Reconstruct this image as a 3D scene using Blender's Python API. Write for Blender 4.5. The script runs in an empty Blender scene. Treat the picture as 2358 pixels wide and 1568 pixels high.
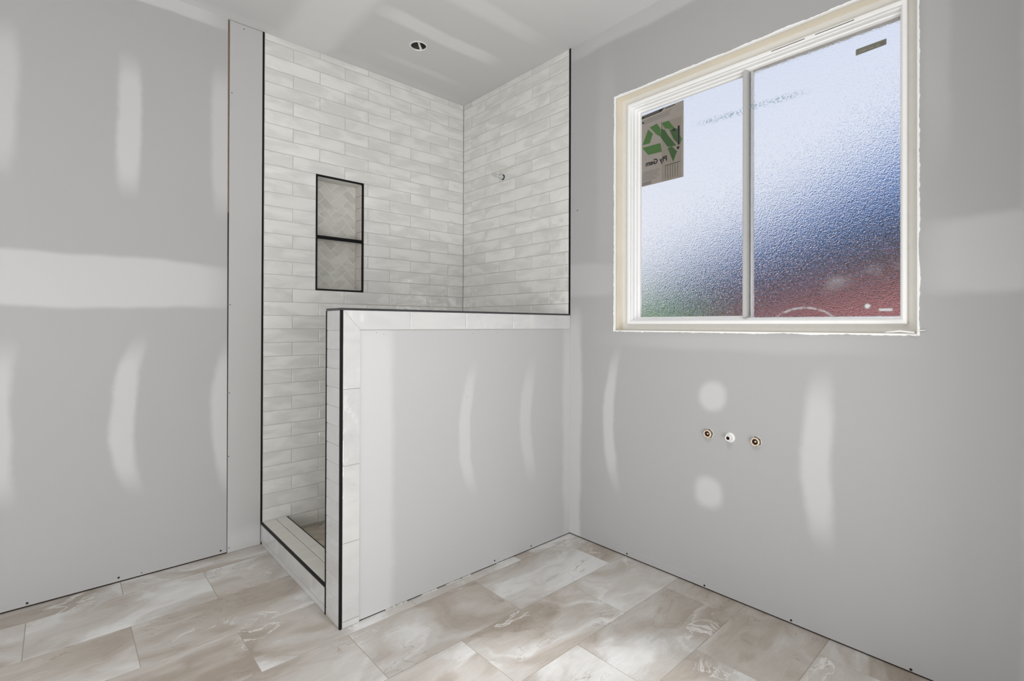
import bpy, bmesh, math, random
from mathutils import Matrix, Vector, noise as mnoise
S = bpy.context.scene
COL = S.collection
R = random.Random(7)

# ---------------------------------------------------------------- camera
YAW, PITCH, ROLL = math.radians(47.7362), math.radians(0.2216), math.radians(0.1827)
fwd = Vector((math.cos(YAW)*math.cos(PITCH), math.sin(YAW)*math.cos(PITCH), math.sin(PITCH)))
rgt = Vector((math.sin(YAW), -math.cos(YAW), 0)); upv = rgt.cross(fwd)
r2 = rgt*math.cos(ROLL) + upv*math.sin(ROLL); u2 = -rgt*math.sin(ROLL) + upv*math.cos(ROLL)
cd = bpy.data.cameras.new('camera'); cam = bpy.data.objects.new('camera', cd); COL.objects.link(cam)
cd.sensor_width = 36; cd.lens = 1149.56*36/2358; cd.shift_y = -(784-744.92)/2358
cd.clip_start = .02
M = Matrix((r2, u2, -fwd)).transposed().to_4x4(); M.translation = Vector((0, 0, 1.1725)); cam.matrix_world = M
S.camera = cam

# ---------------------------------------------------------------- sky, lamps, exposure
w = bpy.data.worlds.new('sky'); S.world = w; w.use_nodes = True
nt = w.node_tree; nt.nodes.clear()
bg = nt.nodes.new('ShaderNodeBackground'); wo = nt.nodes.new('ShaderNodeOutputWorld')
tc = nt.nodes.new('ShaderNodeTexCoord'); sx = nt.nodes.new('ShaderNodeSeparateXYZ'); cr = nt.nodes.new('ShaderNodeValToRGB')
nt.links.new(tc.outputs['Generated'], sx.inputs[0]); nt.links.new(sx.outputs[2], cr.inputs[0])
cr.color_ramp.elements[0].position = 0.0; cr.color_ramp.elements[0].color = (.93, .93, .955, 1)
cr.color_ramp.elements[1].position = .75; cr.color_ramp.elements[1].color = (.60, .71, .95, 1)
nt.links.new(cr.outputs[0], bg.inputs[0]); bg.inputs[1].default_value = .96
nt.links.new(bg.outputs[0], wo.inputs[0])

def area(name, loc, to, sx_, sy_, watt, color=(1, 1, 1)):
    l = bpy.data.lights.new(name, 'AREA'); l.shape = 'RECTANGLE'; l.size = sx_; l.size_y = sy_; l.energy = watt; l.color = color
    o = bpy.data.objects.new(name, l); COL.objects.link(o); o.location = loc
    o.rotation_euler = (Vector(to)-Vector(loc)).to_track_quat('-Z', 'Y').to_euler(); return o
area('fill_behind_camera', (.1, -2.1, .85), (.7, 2.8, 1.0), 3.0, 1.5, 54)  # added area lamp standing in for daylight; no opening is built there
area('fill_from_back', (-1.8, 1.2, .9), (2.1, 1.5, .95), 2.4, 1.5, 26)  # added fill lamp facing the window wall
area('floor_level_fill', (.35, -.75, .06), (.45, -.6, 2.7), 1.9, 1.1, 56)  # added up-facing fill lamp; no sunlit floor lies here
su = bpy.data.lights.new('sun', 'SUN'); su.energy = 1.7; su.angle = .02; su.color = (1, .97, .93)
sn = bpy.data.objects.new('sun', su); COL.objects.link(sn); sn.rotation_euler = Vector((.62, .25, -.75)).to_track_quat('-Z', 'Y').to_euler()
sp = bpy.data.lights.new('downlight', 'SPOT'); sp.energy = 115; sp.spot_size = math.radians(29); sp.spot_blend = .5; sp.shadow_soft_size = .05
so = bpy.data.objects.new('downlight', sp); COL.objects.link(so); so.location = (1.0, .84, 2.70); so.rotation_euler = (0, 0, 0)
for k, (lx, ly, le) in enumerate(((.95, .75, 62), (-.3, 1.5, 34))):  # added wide spots to brighten floor and lower walls; no fittings modelled
    sq_ = bpy.data.lights.new('ceiling_fill_spot', 'SPOT'); sq_.energy = le; sq_.spot_size = math.radians(104); sq_.spot_blend = .9; sq_.shadow_soft_size = .09
    sk_ = bpy.data.objects.new('ceiling_fill_spot', sq_); COL.objects.link(sk_); sk_.location = (lx, ly, 2.72)
S.view_settings.view_transform = 'Standard'; S.view_settings.look = 'None'; S.view_settings.gamma = 1
S.view_settings.use_curve_mapping = False; S.view_settings.exposure = 0.0

# ---------------------------------------------------------------- node helpers
class G:
    def __init__(s, name):
        s.m = bpy.data.materials.new(name); s.m.use_nodes = True; s.t = s.m.node_tree
        s.b = s.t.nodes['Principled BSDF']; s.out = s.t.nodes['Material Output']
    def put(s, sock, v):
        if v is None: return
        if isinstance(v, bpy.types.NodeSocket): s.t.links.new(v, sock)
        else:
            if isinstance(v, (tuple, list)) and sock.type == 'RGBA' and len(v) == 3: v = (*v, 1)
            sock.default_value = v
    def n(s, typ, ins=None, **props):
        nd = s.t.nodes.new('ShaderNode'+typ)
        for k, v in props.items(): setattr(nd, k, v)
        for k, v in (ins or {}).items(): s.put(nd.inputs[k], v)
        return nd
    def ma(s, op, a, b=None, c=None):
        nd = s.n('Math', operation=op); s.put(nd.inputs[0], a); s.put(nd.inputs[1], b); s.put(nd.inputs[2], c); return nd.outputs[0]
    def mix(s, f, a, b, blend='MIX'):
        nd = s.n('Mix', data_type='RGBA', blend_type=blend)
        s.put(nd.inputs[0], f); s.put(nd.inputs[6], a); s.put(nd.inputs[7], b); return nd.outputs[2]
    def rng(s, v, a, b, c=0., d=1., smooth=True):
        nd = s.n('MapRange', interpolation_type='SMOOTHSTEP' if smooth else 'LINEAR')
        for i, x in enumerate((v, a, b, c, d)): s.put(nd.inputs[i], x)
        return nd.outputs[0]
    def noise(s, vec, scale, detail=3, rough=.5, dist=0):
        return s.n('TexNoise', {'Vector': vec, 'Scale': scale, 'Detail': detail, 'Roughness': rough, 'Distortion': dist})
    def ramp(s, f, stops):
        nd = s.n('ValToRGB'); e = nd.color_ramp.elements
        while len(e) < len(stops): e.new(.5)
        for i, (p, c) in enumerate(stops): e[i].position = p; e[i].color = (*c, 1)
        s.put(nd.inputs[0], f); return nd.outputs[0]
    def set(s, **kw):
        for k, v in kw.items(): s.put(s.b.inputs[k.replace('_', ' ')], v)
        return s
    def bump(s, h, strength, dist):
        return s.n('Bump', {'Height': h, 'Strength': strength, 'Distance': dist}).outputs[0]

def plain(name, color, rough=.6, metal=0., spec=.5, grain=.04, gscale=30, bumpy=0):
    g = G(name); p = g.n('TexCoord').outputs['Object']
    nz = g.noise(p, gscale, 4).outputs[0]
    f = g.ma('MULTIPLY_ADD', nz, 2*grain, 1-grain)
    c = g.n('VectorMath', operation='SCALE'); g.put(c.inputs[0], color); g.put(c.inputs['Scale'], f)
    g.set(Base_Color=c.outputs[0], Roughness=rough, Metallic=metal); g.b.inputs['Specular IOR Level'].default_value = spec
    if bumpy: g.set(Normal=g.bump(nz, bumpy, .002))
    return g.m

PAPER = (.435, .435, .434); MUD = (.575, .575, .573)
def drywall(name, axes, patches, paper=PAPER, mud=MUD):
    """grey board paper with soft-edged joint-compound and other pale patches: (ca, cb, ra, rb, power, soft, strength, bend)"""
    g = G(name); pos = g.n('NewGeometry').outputs['Position']; sp_ = g.n('SeparateXYZ', {0: pos})
    big = g.noise(pos, 3.2, 2); sb = g.n('SeparateColor', {0: big.outputs[1]})
    fine = g.noise(pos, 26, 3).outputs[0]
    A = g.ma('MULTIPLY_ADD', g.ma('SUBTRACT', sb.outputs[0], .5), .045, sp_.outputs[axes[0]])
    A = g.ma('MULTIPLY_ADD', g.ma('SUBTRACT', fine, .5), .012, A)
    Bc = g.ma('MULTIPLY_ADD', g.ma('SUBTRACT', sb.outputs[1], .5), .045, sp_.outputs[axes[1]])
    tot = None
    for (ca, cb, ra, rb, pw, soft, st, bend) in patches:
        v = g.ma('SUBTRACT', Bc, cb); u = g.ma('SUBTRACT', A, ca)
        if bend: u = g.ma('MULTIPLY_ADD', g.ma('MULTIPLY', v, v), -bend, u)
        du = g.ma('POWER', g.ma('ABSOLUTE', g.ma('DIVIDE', u, ra)), pw); dv = g.ma('POWER', g.ma('ABSOLUTE', g.ma('DIVIDE', v, rb)), pw)
        d = g.ma('POWER', g.ma('ADD', du, dv), 1/pw)
        m = g.rng(d, 1+soft, 1-soft, 0., st)
        tot = m if tot is None else g.ma('MAXIMUM', tot, m)
    cloud = g.noise(pos, 1.7, 3).outputs[0]
    f = g.ma('MULTIPLY_ADD', cloud, .05, .975)
    c = g.mix(tot if tot is not None else 0., paper, mud)
    sc = g.n('VectorMath', operation='SCALE'); g.put(sc.inputs[0], c); g.put(sc.inputs['Scale'], f)
    g.set(Base_Color=sc.outputs[0], Roughness=.85); g.b.inputs['Specular IOR Level'].default_value = .2
    nz = g.noise(pos, 160, 2).outputs[0]
    g.set(Normal=g.bump(nz, .06, .002))
    return g.m

def tile_mat(name, ca, cb, rough=.1, wave=.35, cloud=1.0, vary=.07):
    g = G(name); p = g.n('TexCoord').outputs['Object']; oi = g.n('ObjectInfo')
    off = g.n('VectorMath', operation='SCALE'); g.put(off.inputs[0], (31.7, 17.3, 9.1)); g.put(off.inputs['Scale'], oi.outputs['Random'])
    q = g.n('VectorMath', operation='ADD'); g.put(q.inputs[0], p); g.put(q.inputs[1], off.outputs[0]); q = q.outputs[0]
    mp = g.n('Mapping', {'Vector': q, 'Scale': (.55, 1.5, 1)}).outputs[0]
    n1 = g.noise(mp, 9, 3, .5, .6).outputs[0]
    c = g.mix(g.rng(n1, .36, .66, 0., cloud), ca, cb)
    f = g.ma('MULTIPLY_ADD', oi.outputs['Random'], vary, 1-vary*.5)
    sc = g.n('VectorMath', operation='SCALE'); g.put(sc.inputs[0], c); g.put(sc.inputs['Scale'], f)
    hw = g.ma('ADD', g.noise(q, 11, 1).outputs[0], g.ma('MULTIPLY', g.noise(q, 28, 2).outputs[0], .22))
    g.set(Base_Color=sc.outputs[0], Roughness=rough, Normal=g.bump(hw, wave, .012)); g.b.inputs['Specular IOR Level'].default_value = .6 if rough < .2 else .4
    if rough < .12:
        g.set(Coat_Weight=.7, Coat_Roughness=.04, Coat_IOR=2.0); g.t.links.new(g.b.inputs['Normal'].links[0].from_socket, g.b.inputs['Coat Normal'])
    return g.m

def marble(name):
    g = G(name); p = g.n('TexCoord').outputs['Object']; oi = g.n('ObjectInfo')
    off = g.n('VectorMath', operation='SCALE'); g.put(off.inputs[0], (53.1, 27.9, 11.3)); g.put(off.inputs['Scale'], oi.outputs['Random'])
    q = g.n('VectorMath', operation='ADD'); g.put(q.inputs[0], p); g.put(q.inputs[1], off.outputs[0]); q = q.outputs[0]
    rot = g.n('Mapping', {'Vector': q, 'Rotation': (0, 0, .42), 'Scale': (.8, 1.55, 1)}).outputs[0]
    def warp(v, sc_, amt, det=3):
        w_ = g.n('VectorMath', operation='SCALE'); g.put(w_.inputs[0], g.noise(v, sc_, det, .55).outputs[1]); w_.inputs['Scale'].default_value = amt
        a_ = g.n('VectorMath', operation='ADD'); g.put(a_.inputs[0], v); g.put(a_.inputs[1], w_.outputs[0]); return a_.outputs[0]
    wv = warp(warp(rot, 1.3, 1.1), 4.5, .16, 4)
    n1 = g.noise(wv, 1.9, 8, .56, .5).outputs[0]
    base = g.ramp(n1, [(.34, (.345, .295, .245)), (.42, (.43, .385, .34)), (.49, (.50, .465, .43)), (.55, (.545, .52, .49)), (.60, (.64, .625, .605)), (.68, (.71, .70, .69))])
    n2 = g.noise(wv, 2.9, 7, .6, .3).outputs[0]
    v = g.rng(g.ma('ABSOLUTE', g.ma('SUBTRACT', n2, .5)), 0., .010, 1., 0.)
    gate = g.rng(g.noise(rot, 2.2, 2).outputs[0], .5, .60)
    c = g.mix(g.ma('MULTIPLY', g.ma('MULTIPLY', v, gate), .55), base, (.27, .22, .175))
    v2 = g.rng(g.ma('ABSOLUTE', g.ma('SUBTRACT', g.noise(wv, 1.5, 7, .62, .6).outputs[0], .47)), 0., .013, 1., 0.)
    gate2 = g.rng(g.noise(q, 2.2, 2).outputs[0], .5, .62)
    c = g.mix(g.ma('MULTIPLY', g.ma('MULTIPLY', v2, gate2), .7), c, (.78, .77, .755))
    fine = g.noise(g.n('Mapping', {'Vector': q, 'Scale': (1, 5, 1), 'Rotation': (0, 0, .25)}).outputs[0], 16, 6, .7).outputs[0]
    f = g.ma('ADD', g.ma('MULTIPLY_ADD', fine, .30, .85), g.ma('MULTIPLY_ADD', oi.outputs['Random'], .10, -.05))
    sc = g.n('VectorMath', operation='SCALE'); g.put(sc.inputs[0], c); g.put(sc.inputs['Scale'], f)
    g.set(Base_Color=sc.outputs[0], Roughness=.42, Normal=g.bump(fine, .05, .003)); g.b.inputs['Specular IOR Level'].default_value = .4
    return g.m

# ---------------------------------------------------------------- mesh helpers
def mesh(name, vs, fs, mat=None, smooth=False):
    me = bpy.data.meshes.new(name); me.from_pydata([tuple(v) for v in vs], [], fs); me.validate()
    bm = bmesh.new(); bm.from_mesh(me); bmesh.ops.recalc_face_normals(bm, faces=bm.faces); bm.to_mesh(me); bm.free()
    if mat: me.materials.append(mat)
    if smooth:
        for p in me.polygons: p.use_smooth = True
    return me
def link(name, me, parent=None, mw=None, kind=None, label=None, cat=None, group=None):
    o = bpy.data.objects.new(name, me); COL.objects.link(o)
    if parent is not None: o.parent = parent
    if mw is not None:
        if parent is None: o.matrix_world = mw
        else: o.matrix_basis = parent.matrix_world.inverted() @ mw
    elif parent is not None: o.matrix_basis = parent.matrix_world.inverted()
    if kind: o['kind'] = kind
    if label: o['label'] = label
    if cat: o['category'] = cat
    if group: o['group'] = group
    return o
def empty(name, loc, **k):
    o = link(name, None, **k); o.location = loc; bpy.context.view_layer.update(); return o
class MB:
    def __init__(s): s.v = []; s.f = []
    def add(s, vs, fs):
        b = len(s.v); s.v += [tuple(v) for v in vs]; s.f += [tuple(i+b for i in f) for f in fs]; return s
    def box(s, x0, x1, y0, y1, z0, z1):
        vs = [(x, y, z) for x in (x0, x1) for y in (y0, y1) for z in (z0, z1)]
        return s.add(vs, [(0, 1, 3, 2), (4, 6, 7, 5), (0, 4, 5, 1), (2, 3, 7, 6), (0, 2, 6, 4), (1, 5, 7, 3)])
    def obj(s, name, mat, parent=None, smooth=False, **k): return link(name, mesh(name, s.v, s.f, mat, smooth), parent, **k)
def box(name, x0, x1, y0, y1, z0, z1, mat, parent=None, **k):
    """box whose origin sits at its own centre"""
    c = Vector(((x0+x1)/2, (y0+y1)/2, (z0+z1)/2))
    m = MB().box(x0-c.x, x1-c.x, y0-c.y, y1-c.y, z0-c.z, z1-c.z)
    return link(name, mesh(name, m.v, m.f, mat), parent, Matrix.Translation(c), **k)
def bar(name, x0, x1, y0, y1, z0, z1, mat, parent=None, b=.0012, **k):
    o = box(name, x0, x1, y0, y1, z0, z1, mat, parent, **k)
    bm = bmesh.new(); bm.from_mesh(o.data); bmesh.ops.bevel(bm, geom=bm.edges[:], offset=b, segments=2, affect='EDGES', clamp_overlap=True); bm.to_mesh(o.data); bm.free()
    return o
FR = {'left': ((1, 0, 0), (0, 0, 1)), 'right': ((0, -1, 0), (0, 0, 1)), 'floor': ((1, 0, 0), (0, 1, 0)), 'ceil': ((1, 0, 0), (0, -1, 0))}
def frame(kind, loc, spin=0, tilt=None):
    U, V = (Vector(a) for a in FR[kind]); N = U.cross(V)
    if spin: U, V = U*math.cos(spin)+V*math.sin(spin), V*math.cos(spin)-U*math.sin(spin)
    if tilt: N = (N + U*tilt[0] + V*tilt[1]).normalized(); U = (U - N*U.dot(N)).normalized(); V = N.cross(U)
    m = Matrix((U, V, N)).transposed().to_4x4(); m.translation = Vector(loc); return m
_tc = {}
def tile_mesh(wd, ht, mat, t=.008, ch=.0016):
    key = (round(wd, 3), round(ht, 3), mat.name, t)
    if key not in _tc:
        a, b = wd/2, ht/2
        vs = [(sx_*a, sy_*b, -t) for sx_, sy_ in ((-1, -1), (1, -1), (1, 1), (-1, 1))]
        vs += [(sx_*a, sy_*b, -ch*.8) for sx_, sy_ in ((-1, -1), (1, -1), (1, 1), (-1, 1))]
        vs += [(sx_*(a-ch*.4), sy_*(b-ch*.4), -ch*.25) for sx_, sy_ in ((-1, -1), (1, -1), (1, 1), (-1, 1))]
        vs += [(sx_*(a-ch), sy_*(b-ch), 0) for sx_, sy_ in ((-1, -1), (1, -1), (1, 1), (-1, 1))]
        fs = [(12, 13, 14, 15)]
        for k in (0, 4, 8):
            for i in range(4): fs.append((k+i, k+(i+1) % 4, k+4+(i+1) % 4, k+4+i))
        _tc[key] = mesh('tile', vs, fs, mat)
    return _tc[key]
def prism(name, poly, mat, parent, mw, t=.008, ch=.001):
    """flat polygon (local u,v) with thickness and a small chamfer; origin at its centroid"""
    cx = sum(p[0] for p in poly)/len(poly); cy = sum(p[1] for p in poly)/len(poly); n = len(poly)
    ar = sum(poly[i][0]*poly[(i+1) % n][1]-poly[(i+1) % n][0]*poly[i][1] for i in range(n))
    if ar < 0: poly = poly[::-1]
    pts = [Vector((x-cx, y-cy)) for x, y in poly]; ins = []
    for i in range(n):
        a, b, c = pts[i-1], pts[i], pts[(i+1) % n]; d1 = (b-a).normalized(); d2 = (c-b).normalized()
        n1 = Vector((-d1.y, d1.x)); n2 = Vector((-d2.y, d2.x)); k = n1+n2; k = k/max(.3, k.dot(n1)) if k.length > 1e-6 else n1
        ins.append(b+k*ch)
    vs = [(p.x, p.y, -t) for p in pts]+[(p.x, p.y, -ch) for p in pts]+[(p.x, p.y, 0) for p in ins]
    fs = [tuple(range(2*n, 3*n))]
    for k in (0, n):
        for i in range(n): fs.append((k+i, k+(i+1) % n, k+n+(i+1) % n, k+n+i))
    return link(name, mesh(name, vs, fs, mat), parent, mw @ Matrix.Translation((cx, cy, 0)))
def clip(poly, x0, x1, y0, y1):
    for ax, lim, sg in ((0, x0, 1), (0, x1, -1), (1, y0, 1), (1, y1, -1)):
        out = []
        for i in range(len(poly)):
            a, b = poly[i-1], poly[i]; da, db = sg*(a[ax]-lim), sg*(b[ax]-lim)
            if (da >= 0) != (db >= 0):
                t = da/(da-db); out.append((a[0]+(b[0]-a[0])*t, a[1]+(b[1]-a[1])*t))
            if db >= 0: out.append(b)
        poly = out
        if len(poly) < 3: return []
    ar = abs(sum(poly[i-1][0]*poly[i][1]-poly[i][0]*poly[i-1][1] for i in range(len(poly))))/2
    return poly if ar > 6e-5 else []
def herringbone(x0, x1, y0, y1, wd=.05, gr=.003, ox=0, oy=0):
    c = math.sqrt(.5); n = int((x1-x0+y1-y0)/wd)+6; out = []
    for i in range(-n, n):
        for j in range(-n, n):
            k = (i-j) % 4
            if k == 0: q = (i, j, i+2, j+1)
            elif k == 3: q = (i, j, i+1, j+2)
            else: continue
            a, b, d, e = q[0]*wd+gr/2, q[1]*wd+gr/2, q[2]*wd-gr/2, q[3]*wd-gr/2
            pl = [((x-y)*c+ox+(x0+x1)/2, (x+y)*c+oy+(y0+y1)/2) for x, y in ((a, b), (d, b), (d, e), (a, e))]
            pl = clip(pl, x0, x1, y0, y1)
            if pl: out.append(pl)
    return out
def lathe(prof, seg=28):
    m = MB(); n = len(prof)
    for i in range(seg):
        a = 2*math.pi*i/seg
        m.v += [(r*math.cos(a), r*math.sin(a), z) for r, z in prof]
    for i in range(seg):
        for k in range(n-1): m.f.append((i*n+k, ((i+1) % seg)*n+k, ((i+1) % seg)*n+k+1, i*n+k+1))
    return m
def tube(pts, r, seg=8):
    m = MB(); pts = [Vector(p) for p in pts]
    for i, p in enumerate(pts):
        d = (pts[min(i+1, len(pts)-1)]-pts[max(i-1, 0)]).normalized(); a = d.orthogonal().normalized(); b = d.cross(a)
        m.v += [tuple(p+(a*math.cos(t*2*math.pi/seg)+b*math.sin(t*2*math.pi/seg))*r) for t in range(seg)]
    for i in range(len(pts)-1):
        for t in range(seg): m.f.append((i*seg+t, i*seg+(t+1) % seg, (i+1)*seg+(t+1) % seg, (i+1)*seg+t))
    m.f.append(tuple(range(seg))[::-1]); m.f.append(tuple(range((len(pts)-1)*seg, len(pts)*seg))); return m

# ---------------------------------------------------------------- dimensions
H = 2.743; XW = 2.14; YL = 2.877; YP = 1.868; XE = .8056; YB = 2.007; ZP = 1.2385
XB, YF = -1.95, -2.3                                   # unseen back limits of the room
ROWZ = lambda n: .0366+.07418*n
GAP = .0028

# ---------------------------------------------------------------- materials
m_black = plain('black anodised metal', (.005, .005, .006), .38, .0, .2, .1)
m_grout = plain('warm grey grout', (.50, .49, .45), .9, 0, .2, .06, 60)
m_grout_dark = plain('floor grout', (.46, .42, .365), .9, 0, .2, .08, 60)
m_grout_light = plain('pale grout', (.74, .73, .69), .9, 0, .2, .05, 60)
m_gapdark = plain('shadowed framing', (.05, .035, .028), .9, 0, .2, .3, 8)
m_wood = plain('raw pine framing', (.80, .735, .61), .75, 0, .3, .10, 9)
m_stud = plain('rough stud wood', (.27, .20, .14), .85, 0, .2, .3, 14)
m_vinyl = plain('white vinyl', (.97, .97, .965), .32, 0, .5, .02)
m_strip = plain('window flange', (.80, .79, .76), .6, 0, .4, .05)
m_torn = plain('torn gypsum edge', (.96, .96, .945), .95, 0, .1, .05, 80, .5)
m_slot = plain('dark slot', (.16, .15, .12), .8)
m_screw = plain('black screw head', (.012, .012, .012), .5, 0, .4)
m_tile = tile_mat('handmade white wall tile', (.80, .793, .762), (.68, .675, .648), .08, .30, 1.0, .06)
m_ptile = tile_mat('bright white edge tile', (.64, .64, .633), (.59, .59, .588), .06, .5, .8, .04)
m_etile = tile_mat('shaded white side tile', (.585, .585, .585), (.545, .545, .55), .09, .16, .8, .06)  # white tile greyed: shade of faces turned from the light is in the colour
m_hb = tile_mat('herringbone stone tile', (.61, .60, .56), (.50, .49, .455), .3, .05, 1.0, .07)
m_shfloor = tile_mat('shower floor stone tile', (.50, .445, .37), (.40, .35, .29), .35, .06, 1.0, .2)
m_marble = marble('beige veined porcelain')
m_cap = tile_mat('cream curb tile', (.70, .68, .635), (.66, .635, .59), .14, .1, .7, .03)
m_chalk = plain('mud smear', (.55, .54, .52), .95, 0, .1, .05, 40)
m_brass = plain('brass', (.78, .68, .52), .4, .3, .5, .12); m_nut = plain('tarnished nut', (.16, .115, .075), .5, .5, .4, .3, 60)
m_copper = plain('dark copper bore', (.075, .03, .02), .5, .4)
m_white_pl = plain('white plastic', (.82, .82, .81), .35)
m_grey_pl = plain('clear grey plastic', (.52, .545, .54), .22, 0, .6, .15, 40)
m_can = plain('grey galvanised can', (.10, .10, .10), .45, .5, .5, .3, 40)
m_rim = plain('bright metal rim', (.75, .75, .74), .4, .2)

d_left = drywall('drywall of left wall', (0, 2), [
    (.235, 2.087, .043, .28, 4, .30, 1, 0), (-.19, 2.09, .062, .28, 4, .30, .75, 0), (.615, 2.10, .05, .335, 4, .3, .75, 0),
    (.215, .748, .042, .305, 3.5, .32, 1, .45), (-.19, .765, .045, .285, 3.5, .32, .9, .3), (.62, .70, .047, .335, 3.5, .3, .9, .25),
    (-.6, 1.364, 1.225, .113, 10, .11, 1, 0), (-.7, 2.735, 1.315, .06, 12, .10, 1, 0)])
d_strip = drywall('drywall strip beside shower', (0, 2), [(.72, .05, .2, .05, 3, .7, .5, 0)], paper=(.495, .495, .49))
d_right = drywall('drywall of window wall', (1, 2), [
    (1.90, .5, .115, .735, 8, .14, 1, 0), (1.605, .685, .032, .305, 3, .38, .95, -.45), (1.037, .867, .062, .064, 2.4, .30, 1, 0),
    (1.056, .435, .066, .066, 2.4, .34, 1, 0), (.632, .665, .05, .285, 3.2, .34, 1, -.25), (-.2, 1.405, .49, .125, 9, .13, .7, 0),
    (1.82, 1.42, .26, .088, 6, .2, .5, 0), (.275, 2.2, .035, .42, 4, .4, .35, 0), (-.03, 1.4, .105, 2, 12, .12, .5, 0),
    (.4, 2.745, 1.48, .085, 12, .16, .8, 0), (1.0, 1.1, .52, .034, 4, .5, .35, 0), (1.62, 2.0, .06, .55, 3, .5, .25, 0)])
d_pony = drywall('drywall of half wall', (0, 2), [
    (.90, .50, .135, .70, 6, .16, 1, 0), (1.405, .683, .034, .268, 3.2, .34, .95, .5), (1.795, .67, .040, .26, 3.2, .36, .9, .5), (2.14, .6, .055, .60, 5, .35, 1, 0)],
    paper=(.49, .49, .487))
d_ceil = drywall('ceiling board', (0, 1), [
    (1.54, 2.275, .345, .052, 5, .35, 1, 0), (1.64, 2.64, .24, .026, 4, .6, .45, 0), (1.55, 1.93, .36, .055, 4, .5, .7, 0),
    (1.01, 2.3, .135, 1.2, 8, .35, .8, 0), (0, 2.9, 2.6, .09, 8, .4, .35, 0), (1.2, 1.3, 1.2, .5, 3, .5, .5, 0)], paper=(.585, .585, .583), mud=(.70, .70, .698))  # last patch makes a broad area of the nearer ceiling paler

_screws = {}; m_screw2 = plain('grey screw dimple', (.22, .22, .22), .7)
def screw_at(kind, loc, parent, r=.0042):
    m = lathe([(0, .0006), (r*.45, .0006), (r*.5, .0012), (r, .0010), (r, -.003)], 10)
    if r not in _screws: _screws[r] = mesh('screw', m.v, m.f, m_screw if r > .002 else m_screw2)
    return link('screw', _screws[r], parent, frame(kind, loc))

# ---------------------------------------------------------------- floor
floor = box('floor', XB-.1, XW+.15, YF-.1, YL+.12, -.12, -.0016, m_grout_dark, kind='structure')
xs_e = lambda k: .2145+.6025*k-.0025
rows = [(.585-.307*k, .585-.307*(k-1)) for k in range(9, 0, -1)]+[(a, b) for a, b in zip((.585, .893, 1.1985, 1.5025, 1.817, 2.118, 2.431, 2.734), (.893, 1.1985, 1.5025, 1.817, 2.118, 2.431, 2.734, YL+.006))]
lot = MB()
for ri, (a, b) in enumerate(rows):
    par = (len(rows)-1-ri) % 2                         # last row (against the left wall) has the even joints
    for k in range(-6, 6):
        x0 = .2145+.6025*k-(0 if par == 0 else .3028); x1 = x0+.6025
        x0 += .0013; x1 -= .0013; y0, y1 = a+.0013, b-.0013
        x0 = max(x0, XB); x1 = min(x1, XW+.006); y0 = max(y0, YF)
        if x1-x0 < .01 or y1-y0 < .01: continue
        polys = []
        YE, XC = YP+.004, XE+.004                      # the shower takes the corner beyond these lines
        if y0 >= YE:
            x1 = min(x1, XC)
            if x1-x0 < .01: continue
            polys = [[(x0, y0), (x1, y0), (x1, y1), (x0, y1)]]
        elif y1 > YE and x1 > XC:
            polys = [[(x0, y0), (x1, y0), (x1, YE), (x0, YE)]] if x0 >= XC else [[(x0, y0), (x1, y0), (x1, YE), (XC, YE), (XC, y1), (x0, y1)]]
        else: polys = [[(x0, y0), (x1, y0), (x1, y1), (x0, y1)]]
        for pl in polys:
            if x1 > -.45 and y1 > .1:
                prism('floor_tile', pl, m_marble, floor, frame('floor', (0, 0, R.uniform(-.0002, .0002))), .0085, .0007)
            else: lot.box(x0, x1, y0, y1, -.008, 0)
o = lot.obj('floor_tile_field', m_marble, floor); o['kind'] = 'stuff'
# pale grout smears left along the half wall
sm = MB()
for (x0, x1, y, d) in ((1.00, 1.10, 1.867, .005), (1.17, 1.25, 1.867, .005), (1.30, 1.44, 1.867, .0035), (1.6, 1.7, 1.867, .003)):
    n = 9
    for i in range(n):
        xa = x0+(x1-x0)*i/n; xb = x0+(x1-x0)*(i+1)/n; h = d*R.uniform(.4, 1.2)
        sm.box(xa, xb, y-h*.8, y+.003, 0, h)
o = sm.obj('mud_smear', m_chalk, floor); o['kind'] = 'stuff'

# ---------------------------------------------------------------- left wall (its far end is the tiled back of the shower)
NX0, NX1, NZ0, NZ1, ND = 1.0907, 1.383, ROWZ(18), ROWZ(27), .088
wl = MB(); y0, y1 = YL+.013, YL+.15
wl.box(XB-.15, .640, y0, y1, 0, H); wl.box(.640, .648, y0+.02, y1, 0, H)
wl.box(.648, NX0, y0, y1, 0, H); wl.box(NX1, XW+.15, y0, y1, 0, H); wl.box(NX0, NX1, y0, y1, 0, NZ0); wl.box(NX0, NX1, y0, y1, NZ1, H); wl.box(NX0, NX1, YL+ND+.01, y1, NZ0, NZ1)
wall_left = wl.obj('wall_left', m_stud, kind='structure')
dl = MB(); dl.add([(XB, YL, .0085), (.6440, YL, .0065), (.6370, YL, H), (XB, YL, H), (XB, YL+.0125, .0085), (.6440, YL+.0125, .0065), (.6370, YL+.0125, H), (XB, YL+.0125, H)], [(0, 1, 2, 3), (4, 5, 6, 7), (0, 1, 5, 4), (1, 2, 6, 5), (2, 3, 7, 6), (3, 0, 4, 7)])
dl.obj('drywall_panel', d_left, wall_left)
box('gap_stud', .630, .6485, YL+.009, YL+.0129, 1.75, H-.002, m_stud, wall_left)
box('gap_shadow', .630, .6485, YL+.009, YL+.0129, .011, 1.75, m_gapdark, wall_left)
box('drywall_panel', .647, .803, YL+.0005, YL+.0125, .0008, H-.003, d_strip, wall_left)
box('gap_shade_strip', XB, .6425, YL+.006, YL+.0128, 0, .0105, m_gapdark, wall_left)  # dark strip behind the board; the shade of the gap is its colour
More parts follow.
